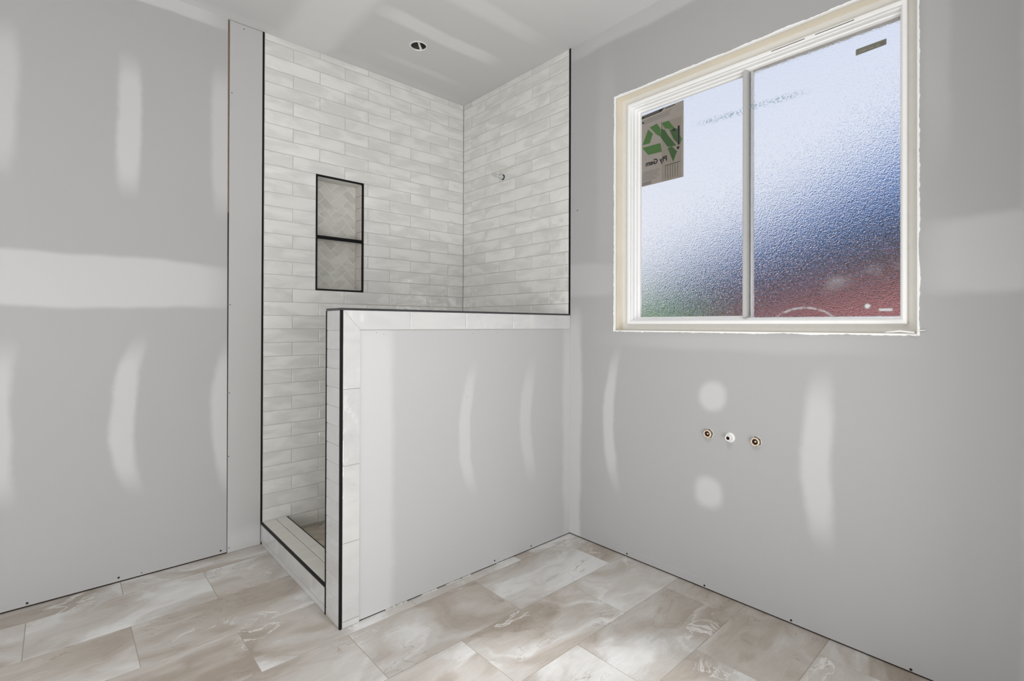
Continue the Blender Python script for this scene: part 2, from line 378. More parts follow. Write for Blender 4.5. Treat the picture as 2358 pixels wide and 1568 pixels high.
# tile bed in grout colour round the niche
gb = MB()
for a in ((.806, NX0, .01, H), (NX1, XW, .01, H), (NX0, NX1, .01, NZ0), (NX0, NX1, NZ1, H)): gb.box(a[0], a[1], YL+.0012, YL+.0129, a[2], a[3])
gb.obj('grout_bed', m_grout, wall_left)
for n in range(0, 37):
    z0, z1 = ROWZ(n)+GAP/2, min(ROWZ(n+1)-GAP/2, H)
    off = .9635 if n % 2 else 1.1125
    k = -1
    xs = [off+.2990*j for j in range(-2, 7)]
    for j in range(len(xs)-1):
        a, b = max(xs[j]+GAP/2, .8135), min(xs[j+1]-GAP/2, XW-.001)
        if b-a < .008: continue
        segs = [(a, b)]
        if 18 <= n < 27: segs = [s for s in ((a, min(b, NX0)), (max(a, NX1), b)) if s[1]-s[0] > .006]
        for (p, q) in segs:
            link('wall_tile', tile_mesh(q-p, z1-z0, m_tile), wall_left, frame('left', ((p+q)/2, YL+R.uniform(-.0004, .0004), (z0+z1)/2), 0, (R.gauss(0, .0016), R.gauss(0, .005))))
bar('edge_trim', .803, .8125, YL-.002, YL+.012, .118, H-.0005, m_black, wall_left, label='thin black metal edge trim where tile meets drywall')
# niche
nm = MB()
for bx in ((NX0, NX0+.007, YL+.004, YL+ND+.012, NZ0, NZ1), (NX1-.007, NX1, YL+.004, YL+ND+.012, NZ0, NZ1), (NX0, NX1, YL+.004, YL+ND+.012, NZ0, NZ0+.007), (NX0, NX1, YL+.004, YL+ND+.012, NZ1-.007, NZ1), (NX0, NX1, YL+ND, YL+ND+.012, NZ0, NZ1)): nm.box(*bx)
niche = nm.obj('shower_niche', m_grout_light, wall_left, label='recessed shower niche with herringbone back and black frame')
ix0, ix1, iz0, iz1 = NX0+.0098, NX1-.0098, NZ0+.0098, NZ1-.0098
for pl in herringbone(ix0, ix1, iz0, iz1, .0505, .003, .012, .02):
    prism('herringbone_tile', pl, m_hb, niche, frame('left', (0, YL+ND-.0012, 0)), .006, .0006)
m_lin = tile_mat('niche side tile', (.64, .60, .56), (.58, .545, .505), .12, .06, .8, .05)
for zz in (0, 1):                                      # side linings, cut at the tile rows
    for k in range(9):
        za, zb = max(ROWZ(18+k)+.0012, iz0), min(ROWZ(19+k)-.0012, iz1)
        xx = ix0 if zz == 0 else ix1
        box('lining_tile', xx-.003, xx+.003, YL+.011, YL+ND-.004, za, zb, m_lin, niche)
box('lining_tile', ix0, ix1, YL+.011, YL+ND-.004, iz0-.002, iz0+.003, m_lin, niche)
box('lining_tile', ix0, ix1, YL+.011, YL+ND-.004, iz1-.003, iz1+.002, m_hb, niche)
box('niche_shelf', ix0-.001, ix1+.001, YL+.012, YL+ND-.004, 1.6725, 1.689, m_lin, niche)
bar('shelf_trim', ix0-.001, ix1+.001, YL+.003, YL+.0125, 1.6705, 1.6790, m_black, niche); bar('shelf_trim', ix0-.001, ix1+.001, YL+.003, YL+.0125, 1.6825, 1.6905, m_black, niche)
box('shelf_core', ix0, ix1, YL+.006, YL+.0125, 1.6785, 1.683, m_black, niche)
tw = .0095
for nm_, pts in (('l', [(NX0, NZ0), (NX0+tw, NZ0+tw), (NX0+tw, NZ1-tw), (NX0, NZ1)]), ('r', [(NX1, NZ0), (NX1, NZ1), (NX1-tw, NZ1-tw), (NX1-tw, NZ0+tw)]),
                 ('b', [(NX0, NZ0), (NX1, NZ0), (NX1-tw, NZ0+tw), (NX0+tw, NZ0+tw)]), ('t', [(NX0, NZ1), (NX0+tw, NZ1-tw), (NX1-tw, NZ1-tw), (NX1, NZ1)])):
    g_ = .0006; cx = sum(p[0] for p in pts)/4; cz = sum(p[1] for p in pts)/4
    pts = [(x+(g_ if x < cx else -g_) if nm_ in 'tb' else x, z+(g_ if z < cz else -g_) if nm_ in 'lr' else z) for x, z in pts]
    prism('edge_trim', pts, m_black, niche, frame('left', (0, YL-.0025, 0)), .015, .0012)
for p in ((-.09, .018), (.208, .023), (.617, .022)): screw_at('left', (p[0], YL, p[1]), wall_left, .0044)
for p in ((.292, .017), (.6425, .026), ): screw_at('left', (p[0]+(.012 if p[0] > .6 else 0), YL, p[1]), wall_left, .0022)
for p in ((.657, 2.368), (.712, 2.72), (.654, 1.274), (.652, .821), (.651, .495)): screw_at('left', (p[0], YL+.0005, p[1]), wall_left, .0024)

# ---------------------------------------------------------------- window wall
WL, WR, WB, WT = 1.5639, .3241, 1.1468, 2.3598
wr_ = MB(); x0, x1 = XW+.0128, XW+.155; ya, yb = -.25, YL+.15
for bx in ((x0, x1, ya, WR-.012, 0, H), (x0, x1, WL+.012, yb, 0, H), (x0, x1, WR-.012, WL+.012, 0, WB-.012), (x0, x1, WR-.012, WL+.012, WT+.012, H)): wr_.box(*bx)
wall_right = wr_.obj('wall_right', m_stud, kind='structure')
dp = MB()
for y_a, y_b, z_a, z_b in ((ya+.1, WR, .0065, H), (WL, YP+.002, .0065, H), (WR, WL, .0065, WB), (WR, WL, WT, H)): dp.box(XW, XW+.0125, y_a, y_b, z_a, z_b)
dp.obj('drywall_panel', d_right, wall_right)
box('gap_shade_strip', XW+.006, XW+.0129, ya+.1, YP, 0, .008, m_gapdark, wall_right)  # dark backing, coloured as the shade in the floor gap
box('grout_bed', XW+.0012, XW+.0127, YP, YL, .01, H, m_grout, wall_right)
hid = MB()
for n in range(0, 37):
    z0, z1 = ROWZ(n)+GAP/2, min(ROWZ(n+1)-GAP/2, H)
    off = 2.029 if n % 2 else 2.1795
    ys = [off+.3008*j for j in range(-2, 5)]
    for j in range(len(ys)-1):
        a, b = max(ys[j]+GAP/2, YP+.0105), min(ys[j+1]-GAP/2, YL-.002)
        if b-a < .008: continue
        if n < 14: hid.box(XW, XW+.008, a, b, z0, z1); continue
        link('wall_tile', tile_mesh(b-a, z1-z0, m_tile), wall_right, frame('right', (XW+R.uniform(-.0004, .0004), (a+b)/2, (z0+z1)/2), 0, (R.gauss(0, .0016), R.gauss(0, .004))))
o = hid.obj('low_wall_tiles', m_tile, wall_right); o['kind'] = 'stuff'
bar('edge_trim', XW-.002, XW+.012, YP-.003, YP+.0095, ZP, H-.0005, m_black, wall_right, label='thin black metal edge trim where tile meets drywall')
for p in ((1.482, .017), (1.072, .015), (.716, .016), (.343, .013)): screw_at('right', (XW, p[0], p[1]), wall_right, .0042)
screw_at('right', (XW, 1.815, 1.815), wall_right, .003)
# pencil line behind the supply stubs
pl_ = MB().box(XW-.0002, XW+.001, .66, 1.36, .6958, .6967); m_pencil = plain('pencil', (.47, .47, .47), .9); pl_.obj('pencil_line', m_pencil, wall_right)
# faint board stamp near the floor
st = MB(); rs = random.Random(3)
for i in range(46):
    y = 1.49-i*.0085
    if rs.random() < .8: st.box(XW-.0002, XW+.001, y-.0045*rs.uniform(.4, 1), y, .036+rs.uniform(0, .003), .036+rs.uniform(.004, .010))
st.obj('board_stamp', plain('faded stamp ink', (.50, .50, .51), .9), wall_right)
# torn board edge round the opening
def torn(a0, a1, along, fixed, sgn, parent):
    n = int(abs(a1-a0)/.006); m = MB(); rr = random.Random(int(fixed*1000)); ph = rr.uniform(0, 50)
    for i in range(n+1):
        t = a0+(a1-a0)*i/n
        wv = .0048+.0045*mnoise.noise(Vector((t*9+ph, 0, 0)))+.003*mnoise.noise(Vector((t*60+ph, 3, 0)))
        e = fixed+sgn*max(.0015, wv); k = fixed-sgn*.0022
        for q, xx in ((e, XW+.0004), (e-sgn*.0008, XW-.0016), (k, XW-.0010), (k, XW+.012)): m.v.append((xx, t, q) if along == 'y' else (xx, q, t))
    for i in range(n):
        for j in range(3): m.f.append((i*4+j, i*4+j+1, (i+1)*4+j+1, (i+1)*4+j))
    return m.obj('torn_edge', m_torn, parent)
torn(WR-.004, WL+.004, 'y', WB, -1, wall_right); torn(WR-.004, WL+.004, 'y', WT, 1, wall_right)
torn(WB-.004, WT+.004, 'z', WL, 1, wall_right); torn(WB-.004, WT+.004, 'z', WR, -1, wall_right)
# shreds of paper at the lower right corner
sh = tube([(XW-.002, WR+.004, WB+.012), (XW-.004, WR-.006, WB+.013), (XW-.003, WR-.020, WB+.015)], .0018, 6)
sh.add(*(lambda t: (t.v, t.f))(tube([(XW-.001, WR+.03, WB+.001), (XW-.004, WR+.012, WB-.003), (XW-.003, WR+.002, WB-.004)], .003, 6)))
sh.add(*(lambda t: (t.v, t.f))(tube([(XW+.004, WR+.09, WB+.006), (XW+.0, WR+.05, WB+.011), (XW+.002, WR+.01, WB+.006)], .0035, 6)))
sh.obj('paper_shred', m_torn, wall_right, True)

# ---------------------------------------------------------------- window
win = MB()
win.box(2.155, 2.203, WL-.004, WL+.012, WB-.012, WT+.012); win.box(2.155, 2.203, WR-.012, WR+.004, WB-.012, WT+.012)
win.box(2.155, 2.203, WR, WL, WT-.002, WT+.012); win.box(2.155, 2.203, WR, WL, WB-.012, WB+.004)
window = win.obj('window_1', m_wood, kind='structure', label='sliding frosted window in raw wood rough opening')
FY0, FY1, FZ0, FZ1 = .361, 1.519, 1.182, 2.3225          # white frame outline
def rect_sweep(name, prof, ry0, ry1, rz0, rz1, mat, parent, smooth=False):
    """mitred frame: prof = list of (x depth, inset)"""
    for side in range(4):
        m = MB(); n = len(prof)
        for end in (0, 1):
            for x, w_ in prof:
                ya_, yb_, za_, zb_ = ry0+w_, ry1-w_, rz0+w_, rz1-w_
                c = [((ya_, za_), (yb_, za_)), ((yb_, za_), (yb_, zb_)), ((yb_, zb_), (ya_, zb_)), ((ya_, zb_), (ya_, za_))][side][end]
                m.v.append((x, c[0], c[1]))
        for i in range(n-1): m.f.append((i, i+1, n+i+1, n+i))
        m.f.append((n-1, 0, n, 2*n-1)); m.f.append(tuple(range(n))); m.f.append(tuple(range(n, 2*n))[::-1])
        m.obj(name, mat, parent)
rect_sweep('jamb_flange', [(2.30, -.045), (2.204, -.045), (2.204, .003), (2.30, .003)], FY0, FY1, FZ0, FZ1, m_strip, window)
rect_sweep('window_frame', [(2.277, .0), (2.190, .0), (2.188, .002), (2.188, .012), (2.191, .016), (2.206, .0165), (2.206, .0195), (2.211, .021), (2.228, .0215), (2.230, .026), (2.240, .0285), (2.277, .0285)], FY0, FY1, FZ0, FZ1, m_vinyl, window)
# left sash sits in the outer track and right pane nearer
rect_sweep('sash_rail', [(2.2655, -.006), (2.247, -.006), (2.246, .0), (2.252, .0055), (2.2655, .006)], .915, 1.4885, 1.213, 2.294, m_vinyl, window)
m_mul = plain('mullion vinyl in backlit shade', (.52, .52, .51), .4, 0, .5, .02)  # white vinyl darkened; the backlit shade is put into this colour
bar('mullion', 2.222, 2.262, .9225, .9425, 1.207, 2.296, m_mul, window, .003)
for y_a, y_b in ((.648, .518), (.810, .685)): bar('frame_slot', 2.1868, 2.190, y_b, y_a, 2.3135, 2.3165, m_slot, window, .0006)

# frosted glass
def frosted(name):
    g = G(name); pos = g.n('NewGeometry').outputs['Position']
    a = g.noise(pos, 230, 1, .6).outputs[0]; b = g.noise(pos, 90, 2, .5).outputs[0]
    h = g.ma('ADD', a, g.ma('MULTIPLY', b, .6))
    g.set(Base_Color=(.98, .985, 1.0), Roughness=.12, Transmission_Weight=1.0, IOR=1.45, Normal=g.bump(h, .62, .0025))
    # wiped dust, a hand smear and old tape residue on the pane
    sp_ = g.n('SeparateXYZ', {0: pos}); y, z = sp_.outputs[1], sp_.outputs[2]; nz = g.noise(pos, 45, 3).outputs[0]; n2 = g.noise(pos, 9, 2).outputs[0]
    def dist(cy_, cz_, ky=1., kz=1.):
        dy = g.ma('MULTIPLY', g.ma('SUBTRACT', y, cy_), ky); dz = g.ma('MULTIPLY', g.ma('SUBTRACT', z, cz_), kz)
        return g.ma('SQRT', g.ma('ADD', g.ma('MULTIPLY', dy, dy), g.ma('MULTIPLY', dz, dz)))
    arc = g.ma('MULTIPLY', g.rng(g.ma('ABSOLUTE', g.ma('SUBTRACT', dist(.705, 1.150, .75), .098)), .001, .007, .4, 0.), g.rng(nz, .3, .6))
    spot = g.ma('MULTIPLY', g.rng(dist(.489, 1.249), .004, .013, .9, 0.), g.rng(nz, .38, .5))
    bar_ = g.rng(g.ma('MAXIMUM', g.ma('ABSOLUTE', g.ma('MULTIPLY', g.ma('SUBTRACT', y, .433), .25)), g.ma('ABSOLUTE', g.ma('SUBTRACT', z, 1.2345))), .004, .006, .8, 0.)
    haze = g.ma('MULTIPLY', g.rng(g.ma('ABSOLUTE', g.ma('SUBTRACT', z, g.ma('MULTIPLY_ADD', y, -.18, 1.45))), .0, .05, .22, 0.), g.ma('MULTIPLY', g.rng(n2, .4, .65), g.rng(y, .75, .5)))
    m = g.ma('MAXIMUM', g.ma('MAXIMUM', arc, spot), g.ma('MAXIMUM', bar_, haze))
    d = g.n('BsdfDiffuse', {0: (.80, .80, .82, 1)}); t = g.n('BsdfTranslucent', {0: (.8, .8, .82, 1)}); dt = g.n('AddShader')
    g.t.links.new(d.outputs[0], dt.inputs[0]); g.t.links.new(t.outputs[0], dt.inputs[1])
    ms = g.n('MixShader', {0: m}); g.t.links.new(g.b.outputs[0], ms.inputs[1]); g.t.links.new(d.outputs[0], ms.inputs[2])
    res = g.ma('MULTIPLY', g.rng(g.ma('ABSOLUTE', g.ma('SUBTRACT', z, g.ma('MULTIPLY_ADD', y, .028, 2.109))), .0, .022, .5, 0.), g.ma('MULTIPLY', g.rng(g.noise(pos, 120, 2).outputs[0], .50, .60), g.ma('MULTIPLY', g.rng(y, .66, .78), g.rng(y, 1.21, 1.1))))
    d2 = g.n('BsdfDiffuse', {0: (.30, .48, .60, 1)}); m2 = g.n('MixShader', {0: res}); g.t.links.new(ms.outputs[0], m2.inputs[1]); g.t.links.new(d2.outputs[0], m2.inputs[2])
    g.t.links.new(m2.outputs[0], g.out.inputs[0])
    return g.m
m_glass = frosted('frosted glass')
box('glass_pane', 2.266, 2.271, .935, 1.487, 1.2135, 2.293, m_glass, window)
box('glass_pane', 2.246, 2.251, .388, .928, 1.208, 2.297, m_glass, window)

# ---------------------------------------------------------------- half wall
half = box('half_wall', XE+.010, XW-.001, YP+.0128, YB-.010, 0, ZP-.010, m_stud, kind='structure', label='chest-high half wall between shower and room')
box('drywall_panel', .8855, XW-.0005, YP+.0005, YP+.0125, .005, 1.153, d_pony, half)
gb = MB(); gb.box(XE+.009, .8856, YP-.001, YP+.0126, .0, ZP-.009); gb.box(.8856, XW-.0005, YP-.001, YP+.0126, 1.1535, ZP-.009); gb.box(XE+.002, XE+.0098, YP+.005, YB-.006, 0, ZP-.009)
gb.obj('grout_bed', m_grout, half)
XI = .8845; ZI = 1.1545; t2 = .0012; YT = 1.8640
fr_p = frame('left', (0, YT, 0))
jx = [1.1096, 1.4067, 1.7019, XW-.001]
prism('edge_tile', [(.8148+.0006, ZP-.0082-.0004), (XI+t2, ZI), (1.1096-t2, ZI), (1.1096-t2, ZP-.0085)], m_ptile, half, fr_p, .008, .0012)
for a, b in zip(jx[:-1], jx[1:]): link('edge_tile', tile_mesh(b-a-2*t2, ZP-.0085-ZI, m_ptile), half, frame('left', ((a+b)/2, YT, (ZI+ZP-.0085)/2), 0, (R.gauss(0, .001), R.gauss(0, .002))))
jz = [1.1545, .9232, .6255, .3262, .0245]
prism('edge_tile', [(.8148, .9232+t2), (XI, .9232+t2), (XI, ZI-.0004), (.8148, ZP-.0095)], m_ptile, half, fr_p, .008, .0012)
for a, b in zip(jz[1:-1], jz[2:]): link('edge_tile', tile_mesh(XI-.8148, a-b-2*t2, m_ptile), half, frame('left', ((.8148+XI)/2, YT, (a+b)/2), 0, (R.gauss(0, .002), R.gauss(0, .001))))
link('edge_tile', tile_mesh(XI-.8148, .0225, m_ptile), half, frame('left', ((.8148+XI)/2, YT, .0115)))
ez = [ZP-.0085]+[1.1500-.0747*k for k in range(16)]+[.0012]
for a, b in zip(ez[:-1], ez[1:]):
    if a-b < .006: continue
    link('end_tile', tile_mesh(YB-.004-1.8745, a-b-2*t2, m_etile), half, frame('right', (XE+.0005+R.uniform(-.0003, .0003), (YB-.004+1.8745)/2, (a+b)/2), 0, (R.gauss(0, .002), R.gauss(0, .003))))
box('cap_tile', XE+.006, XW-.001, YP+.003, YB-.004, ZP-.010, ZP-.002, m_ptile, half)
box('back_face', XE+.008, XW-.001, YB-.0105, YB-.002, .03, ZP-.010, m_tile, half)
m_gun = plain('dark grey metal edge', (.055, .055, .058), .25, .3, .6, .05)
bar('edge_trim', .8035, .8135, 1.8635, 1.8735, 0.0005, ZP-.0085, m_black, half, label='black vertical corner trim')
bar('edge_trim', .8035, XW-.001, 1.8632, 1.8732, ZP-.0080, ZP, m_gun, half, label='dark grey top edge trim')
bar('edge_trim', .8035, .8135, 1.8737, YB-.001, ZP-.0080, ZP, m_gun, half, label='dark grey top edge trim')
bar('edge_trim', .8035, .8115, YB-.0035, YB+.0015, .0005, ZP-.0085, m_black, half, .0008, label='black vertical back edge trim')
for p in ((1.588, .020), (1.838, .018)): screw_at('left', (p[0], YP+.0005, p[1]), half, .0036)
for p in ((.988, 1.136), (1.449, 1.134), (1.60, 1.136), (1.414, .838), (1.067, .010), (1.72, .006), (.955, 1.141)): screw_at('left', (p[0], YP+.0005, p[1]), half, .0016)
box('gap_shade_strip', .8856, XW-.01, YP+.004, YP+.0126, 0, .006, m_gapdark, half)  # gap under the board: its shade is painted as this dark strip

# ---------------------------------------------------------------- shower curb and floor
cz = .1165
curb = box('shower_curb', XE+.010, .928, YB+.002, YL-.001, 0, cz-.010, m_grout_light, kind='structure', label='tiled curb across the shower entry')
cy = [YL-.006, 2.613, 2.462, 2.162, YB+.0035]
for a, b in zip(cy[:-1], cy[1:]):
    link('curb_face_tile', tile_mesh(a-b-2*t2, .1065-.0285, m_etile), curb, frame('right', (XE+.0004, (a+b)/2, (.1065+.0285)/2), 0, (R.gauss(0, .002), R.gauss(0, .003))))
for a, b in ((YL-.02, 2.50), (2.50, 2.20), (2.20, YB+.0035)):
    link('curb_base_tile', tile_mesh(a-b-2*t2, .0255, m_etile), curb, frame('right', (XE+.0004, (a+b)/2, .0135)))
for (xa, xb, js) in ((.8145, .8800, (YL-.002, 2.585, 2.292, YB+.0035)), (.8825, .936, (YL-.002, 2.70, 2.40, 2.10, YB+.0035))):
    for a, b in zip(js[:-1], js[1:]): link('curb_top_tile', tile_mesh(xb-xa, a-b-2*t2, m_cap), curb, frame('floor', ((xa+xb)/2, (a+b)/2, cz+.001), 0, (.010, 0)))
bar('edge_trim', .8035, .8135, YB+.002, YL-.003, cz-.0095, cz+.0012, m_black, curb, label='black curb front edge trim')
bar('edge_trim', .9365, .9425, YB+.002, YL-.003, cz-.010, cz, m_black, curb, label='black curb inner edge trim')
box('inner_face', .928, .9415, YB+.002, YL-.001, .02, cz-.0101, m_tile, curb)
SF = .026
sfl = box('shower_floor', .928, XW, YB-.01, YL+.004, 0, SF-.0035, m_grout_light, kind='structure', label='herringbone tiled shower floor inside the curb')
rest = MB()
for pl in herringbone(.9425, XW-.001, YB, YL-.001, .075, .005, .03, .01):
    cxm = sum(p[0] for p in pl)/len(pl); cym = sum(p[1] for p in pl)/len(pl)
    if cxm < 1.5 and cym > 2.2: prism('shower_floor_tile', pl, m_shfloor, sfl, frame('floor', (0, 0, SF)), .008, .0015)
    else:
        n = len(pl); rest.add([(x, y, SF) for x, y in pl]+[(x, y, SF-.008) for x, y in pl], [tuple(range(n))]+[(i, (i+1) % n, n+(i+1) % n, n+i) for i in range(n)])
o = rest.obj('shower_floor_tile_field', m_shfloor, sfl); o['kind'] = 'stuff'

# ---------------------------------------------------------------- ceiling with its round cut-out
LX, LY, LR = 1.4926, 2.4321, .0465
cm = MB(); X0, X1, Y0, Y1 = XB-.1, XW+.15, YF-.1, YL+.15; q = .1; sg = 32
ring = [(LX+LR*math.cos(2*math.pi*i/sg), LY+LR*math.sin(2*math.pi*i/sg)) for i in range(sg)]
sq = []
for i in range(sg):
    a = 2*math.pi*i/sg; c, s_ = math.cos(a), math.sin(a); k = q/max(abs(c), abs(s_)); sq.append((LX+k*c, LY+k*s_))
for z in (H, H+.0125): cm.v += [(x, y, z) for x, y in ring]+[(x, y, z) for x, y in sq]
for b in (0, 2*sg):
    for i in range(sg): cm.f.append((b+i, b+(i+1) % sg, b+sg+(i+1) % sg, b+sg+i))
for i in range(sg): cm.f.append((i, (i+1) % sg, 2*sg+(i+1) % sg, 2*sg+i))
for a in ((X0, LX-q, Y0, Y1), (LX+q, X1, Y0, Y1), (LX-q, LX+q, Y0, LY-q), (LX-q, LX+q, LY+q, Y1)): cm.box(a[0], a[1], a[2], a[3], H, H+.0125)
ceiling = cm.obj('ceiling', d_ceil, kind='structure')
box('attic_deck', X0, X1, Y0, Y1, H+.20, H+.22, m_stud, ceiling)

# ---------------------------------------------------------------- unseen rest of the room
d_plain = drywall('drywall of unseen walls', (0, 2), [(0, 1.36, 9, .11, 8, .15, 1, 0)])
box('wall_back', XB-.15, XB, YF, YL+.15, 0, H, d_plain, kind='structure')
box('wall_far', XB-.15, 1.60, YF-.15, YF, 0, H, d_plain, kind='structure')
wn = MB(); wn.box(1.58, XW+.155, -.25, -.13, 0, H); wn.box(1.58, 1.70, YF-.15, -.25, 0, H)
wn.obj('wall_near', d_plain, kind='structure')

# ---------------------------------------------------------------- recessed light can
rl = empty('recessed_light', (LX, LY, H), label='open recessed light can in the ceiling above the shower', cat='light')
T = Matrix.Translation((LX, LY, H))
c = lathe([(LR-.002, -.0005), (LR-.002, .115), (.0, .115)], 32); link('can', mesh('can', c.v, c.f, m_can, True), rl, T)
c = lathe([(LR-.004, .004), (LR-.004, -.003), (LR+.003, -.003), (LR+.0045, .0008)], 40); link('rim', mesh('rim', c.v, c.f, m_rim, True), rl, T)
br = MB(); br.add([(.038, .022, .004), (-.004, -.012, .018), (-.008, -.002, .018), (.030, .034, .004), (.038, .022, .0055), (-.004, -.012, .0195), (-.008, -.002, .0195), (.030, .034, .0055)],
                  [(0, 1, 2, 3), (7, 6, 5, 4), (0, 4, 5, 1), (1, 5, 6, 2), (2, 6, 7, 3), (3, 7, 4, 0)])
link('bracket', mesh('bracket', br.v, br.f, m_rim), rl, T)
sk = lathe([(0, .020), (.010, .020), (.010, .055), (0, .055)], 14); link('socket', mesh('socket', sk.v, sk.f, m_white_pl, True), rl, T @ Matrix.Translation((.005, -.012, 0)))
wi = tube([(.004, -.01, .05), (-.012, -.018, .07), (-.02, .004, .09), (-.01, .02, .11)], .003, 8); link('wire', mesh('wire', wi.v, wi.f, m_black, True), rl, T)

# ---------------------------------------------------------------- plumbing stubs
pa = empty('shower_arm_stub', (XW, 2.448, 2.138), label='short capped grey plastic pipe stub poking out of the shower tile', cat='pipe')
T = frame('right', (XW, 2.448, 2.138))
def part(name, m, mat, par, T, smooth=True): return link(name, mesh(name, m.v, m.f, mat, smooth), par, T)
part('pipe', lathe([(0, .086), (.0085, .086), (.0095, .084), (.0095, .074), (.0078, .073), (.0078, .062), (.0092, .060), (.0092, .030), (.0105, .029), (.0105, -.004)], 20), m_grey_pl, pa, T)
part('hole_rim', lathe([(.010, .001), (.0175, .0015), (.0185, -.001)], 20), m_black, pa, T)
part('nipple', lathe([(.0115, .028), (.0145, .026), (.0145, .006), (.0120, .003)], 8), m_grey_pl, pa, T, False)
def supply(y, z, lab, rot):
    e = empty('supply_stub', (XW, y, z), label=lab, cat='pipe', group='brass supply stubs under the window')
    T = frame('right', (XW, y, z), rot)
    part('escutcheon', lathe([(.0165, .0006), (.0235, .0012), (.0245, -.0008)], 24), m_chalk, e, T)
    part('hex_nut', lathe([(.0150, .010), (.0205, .0095), (.0212, .008), (.0212, -.002)], 6), m_nut, e, T, False)
    part('collar', lathe([(.0118, .012), (.0122, .0145), (.0170, .0145), (.0178, .013), (.0178, .008)], 24), m_brass, e, T)
    part('bore', lathe([(.0121, .0135), (.0112, .002), (0, .001)], 20), m_copper, e, T)
    part('stem', lathe([(0, .010), (.0032, .0098), (.0042, .008), (.0045, .001)], 12), m_brass, e, T)
supply(1.0545, .6955, 'round brass supply stub on the left of the white drain stub', .2)
supply(.8500, .6955, 'round brass supply stub on the right of the white drain stub', .6)
e = empty('outlet_stub', (XW, .958, .694), label='white plastic pipe stub between the two brass stubs', cat='pipe'); T = frame('right', (XW, .958, .694))
part('flange', lathe([(.010, .005), (.0195, .004), (.0215, .001), (.0215, -.001)], 28), m_white_pl, e, T)
part('barrel', lathe([(.0075, .022), (.0085, .024), (.0120, .024), (.0130, .022), (.0135, .004)], 24), m_white_pl, e, T)
part('bore', lathe([(.0078, .0225), (.0070, .010), (0, .009)], 18), m_copper, e, T)

# ---------------------------------------------------------------- stickers on the glass
def paper_mat(name, col, tr=.25):
    g = G(name); pos = g.n('NewGeometry').outputs['Position']; nz = g.noise(pos, 40, 3).outputs[0]
    f = g.ma('MULTIPLY_ADD', nz, .12, .94); sc = g.n('VectorMath', operation='SCALE'); g.put(sc.inputs[0], col); g.put(sc.inputs['Scale'], f)
    g.set(Base_Color=sc.outputs[0], Roughness=.8)
    if tr:
        t = g.n('BsdfTranslucent', {0: sc.outputs[0]}); ms = g.n('MixShader', {0: tr}); g.t.links.new(g.b.outputs[0], ms.inputs[1]); g.t.links.new(t.outputs[0], ms.inputs[2]); g.t.links.new(ms.outputs[0], g.out.inputs[0])
    return g.m
m_pap = paper_mat('backlit beige paper', (.40, .365, .33)); m_pap2 = paper_mat('darker printed paper', (.335, .305, .26)); m_green = paper_mat('green print', (.085, .19, .06), .2)  # second paper is the darker print block of the sticker
m_green2 = paper_mat('dark green print', (.06, .125, .048), .2)
m_ink = paper_mat('black print', (.02, .02, .02), 0); m_grey = paper_mat('grey print', (.22, .20, .19), .1)
SX = 2.2655
lab = empty('window_sticker', (SX, 1.367, 2.09), label='large beige manufacturer sticker with green arrows and mirrored lettering on the left pane', cat='sticker')
def flat(name, poly, mat, par, lvl, sx_=SX, t=.0004):
    x = sx_-.00035*lvl; n = len(poly)
    vs = [(x, y, z) for y, z in poly]+[(x+t, y, z) for y, z in poly]
    fs = [tuple(range(n)), tuple(range(n, 2*n))[::-1]]+[(i, (i+1) % n, n+(i+1) % n, n+i) for i in range(n)]
    m = mesh(name, vs, fs, mat); return link(name, m, par, Matrix.Identity(4))
flat('sheet', [(1.489, 2.2755), (1.246, 2.2815), (1.246, 1.905), (1.4845, 1.9025)], m_pap, lab, 0)
flat('print_block', [(1.366, 2.205), (1.258, 2.207), (1.258, 1.907), (1.366, 1.906)], m_pap2, lab, 1)
flat('top_banner', [(1.489, 2.2685), (1.350, 2.2785), (1.367, 2.2640), (1.489, 2.2565)], m_ink, lab, 2)
GP = [[(1.4443, 2.1927), (1.4168, 2.1641), (1.4343, 2.119), (1.478, 2.1213)], [(1.4788, 2.1065), (1.3725, 2.1042), (1.3648, 2.0581), (1.444, 2.0611)],
      [(1.4345, 2.2019), (1.3937, 2.2088), (1.3726, 2.1788), (1.3690, 2.1330), (1.3955, 2.1547)], [(1.3651, 2.2037), (1.3278, 2.2043), (1.2929, 2.1573), (1.3221, 2.1608), (1.3463, 2.1711)],
      [(1.2659, 2.115), (1.2535, 2.0935), (1.2651, 2.0688)]]
for p in GP: flat('green_arrow', p, m_green, lab, 2)
for p in ([(1.3690, 2.1760), (1.3462, 2.161), (1.3313, 2.1333), (1.2837, 2.0680), (1.3312, 2.073), (1.3690, 2.1300)], [(1.3221, 2.1570), (1.2929, 2.1560), (1.2780, 2.150), (1.2780, 2.078), (1.3000, 2.105)], [(1.3312, 2.0670), (1.3091, 2.0705), (1.2801, 2.0381), (1.3017, 1.9922)]): flat('green_arrow', p, m_green2, lab, 2)
flat('print_bar', [(1.2767, 2.1641), (1.266, 2.1626), (1.2665, 2.0691), (1.2766, 2.0702)], m_ink, lab, 3)
flat('print_square', [(1.3038, 2.1572), (1.2911, 2.1568), (1.2911, 2.1419), (1.3038, 2.1439)], m_ink, lab, 3)
flat('print_square', [(1.2808, 2.0614), (1.2676, 2.0612), (1.2686, 2.0483), (1.2808, 2.0492)], m_ink, lab, 3)
flat('warning_mark', [(1.482, 2.232), (1.467, 2.233), (1.4755, 2.2455)], m_ink, lab, 3)
for i in range(6): flat('print_rule', [(1.345-i*.0135, 1.981), (1.3438-i*.0135, 1.981), (1.3438-i*.0135, 1.918), (1.345-i*.0135, 1.917)], m_ink, lab, 3)
flat('print_rule', [(1.347, 1.983), (1.264, 1.986), (1.264, 1.9835), (1.347, 1.981)], m_ink, lab, 3)
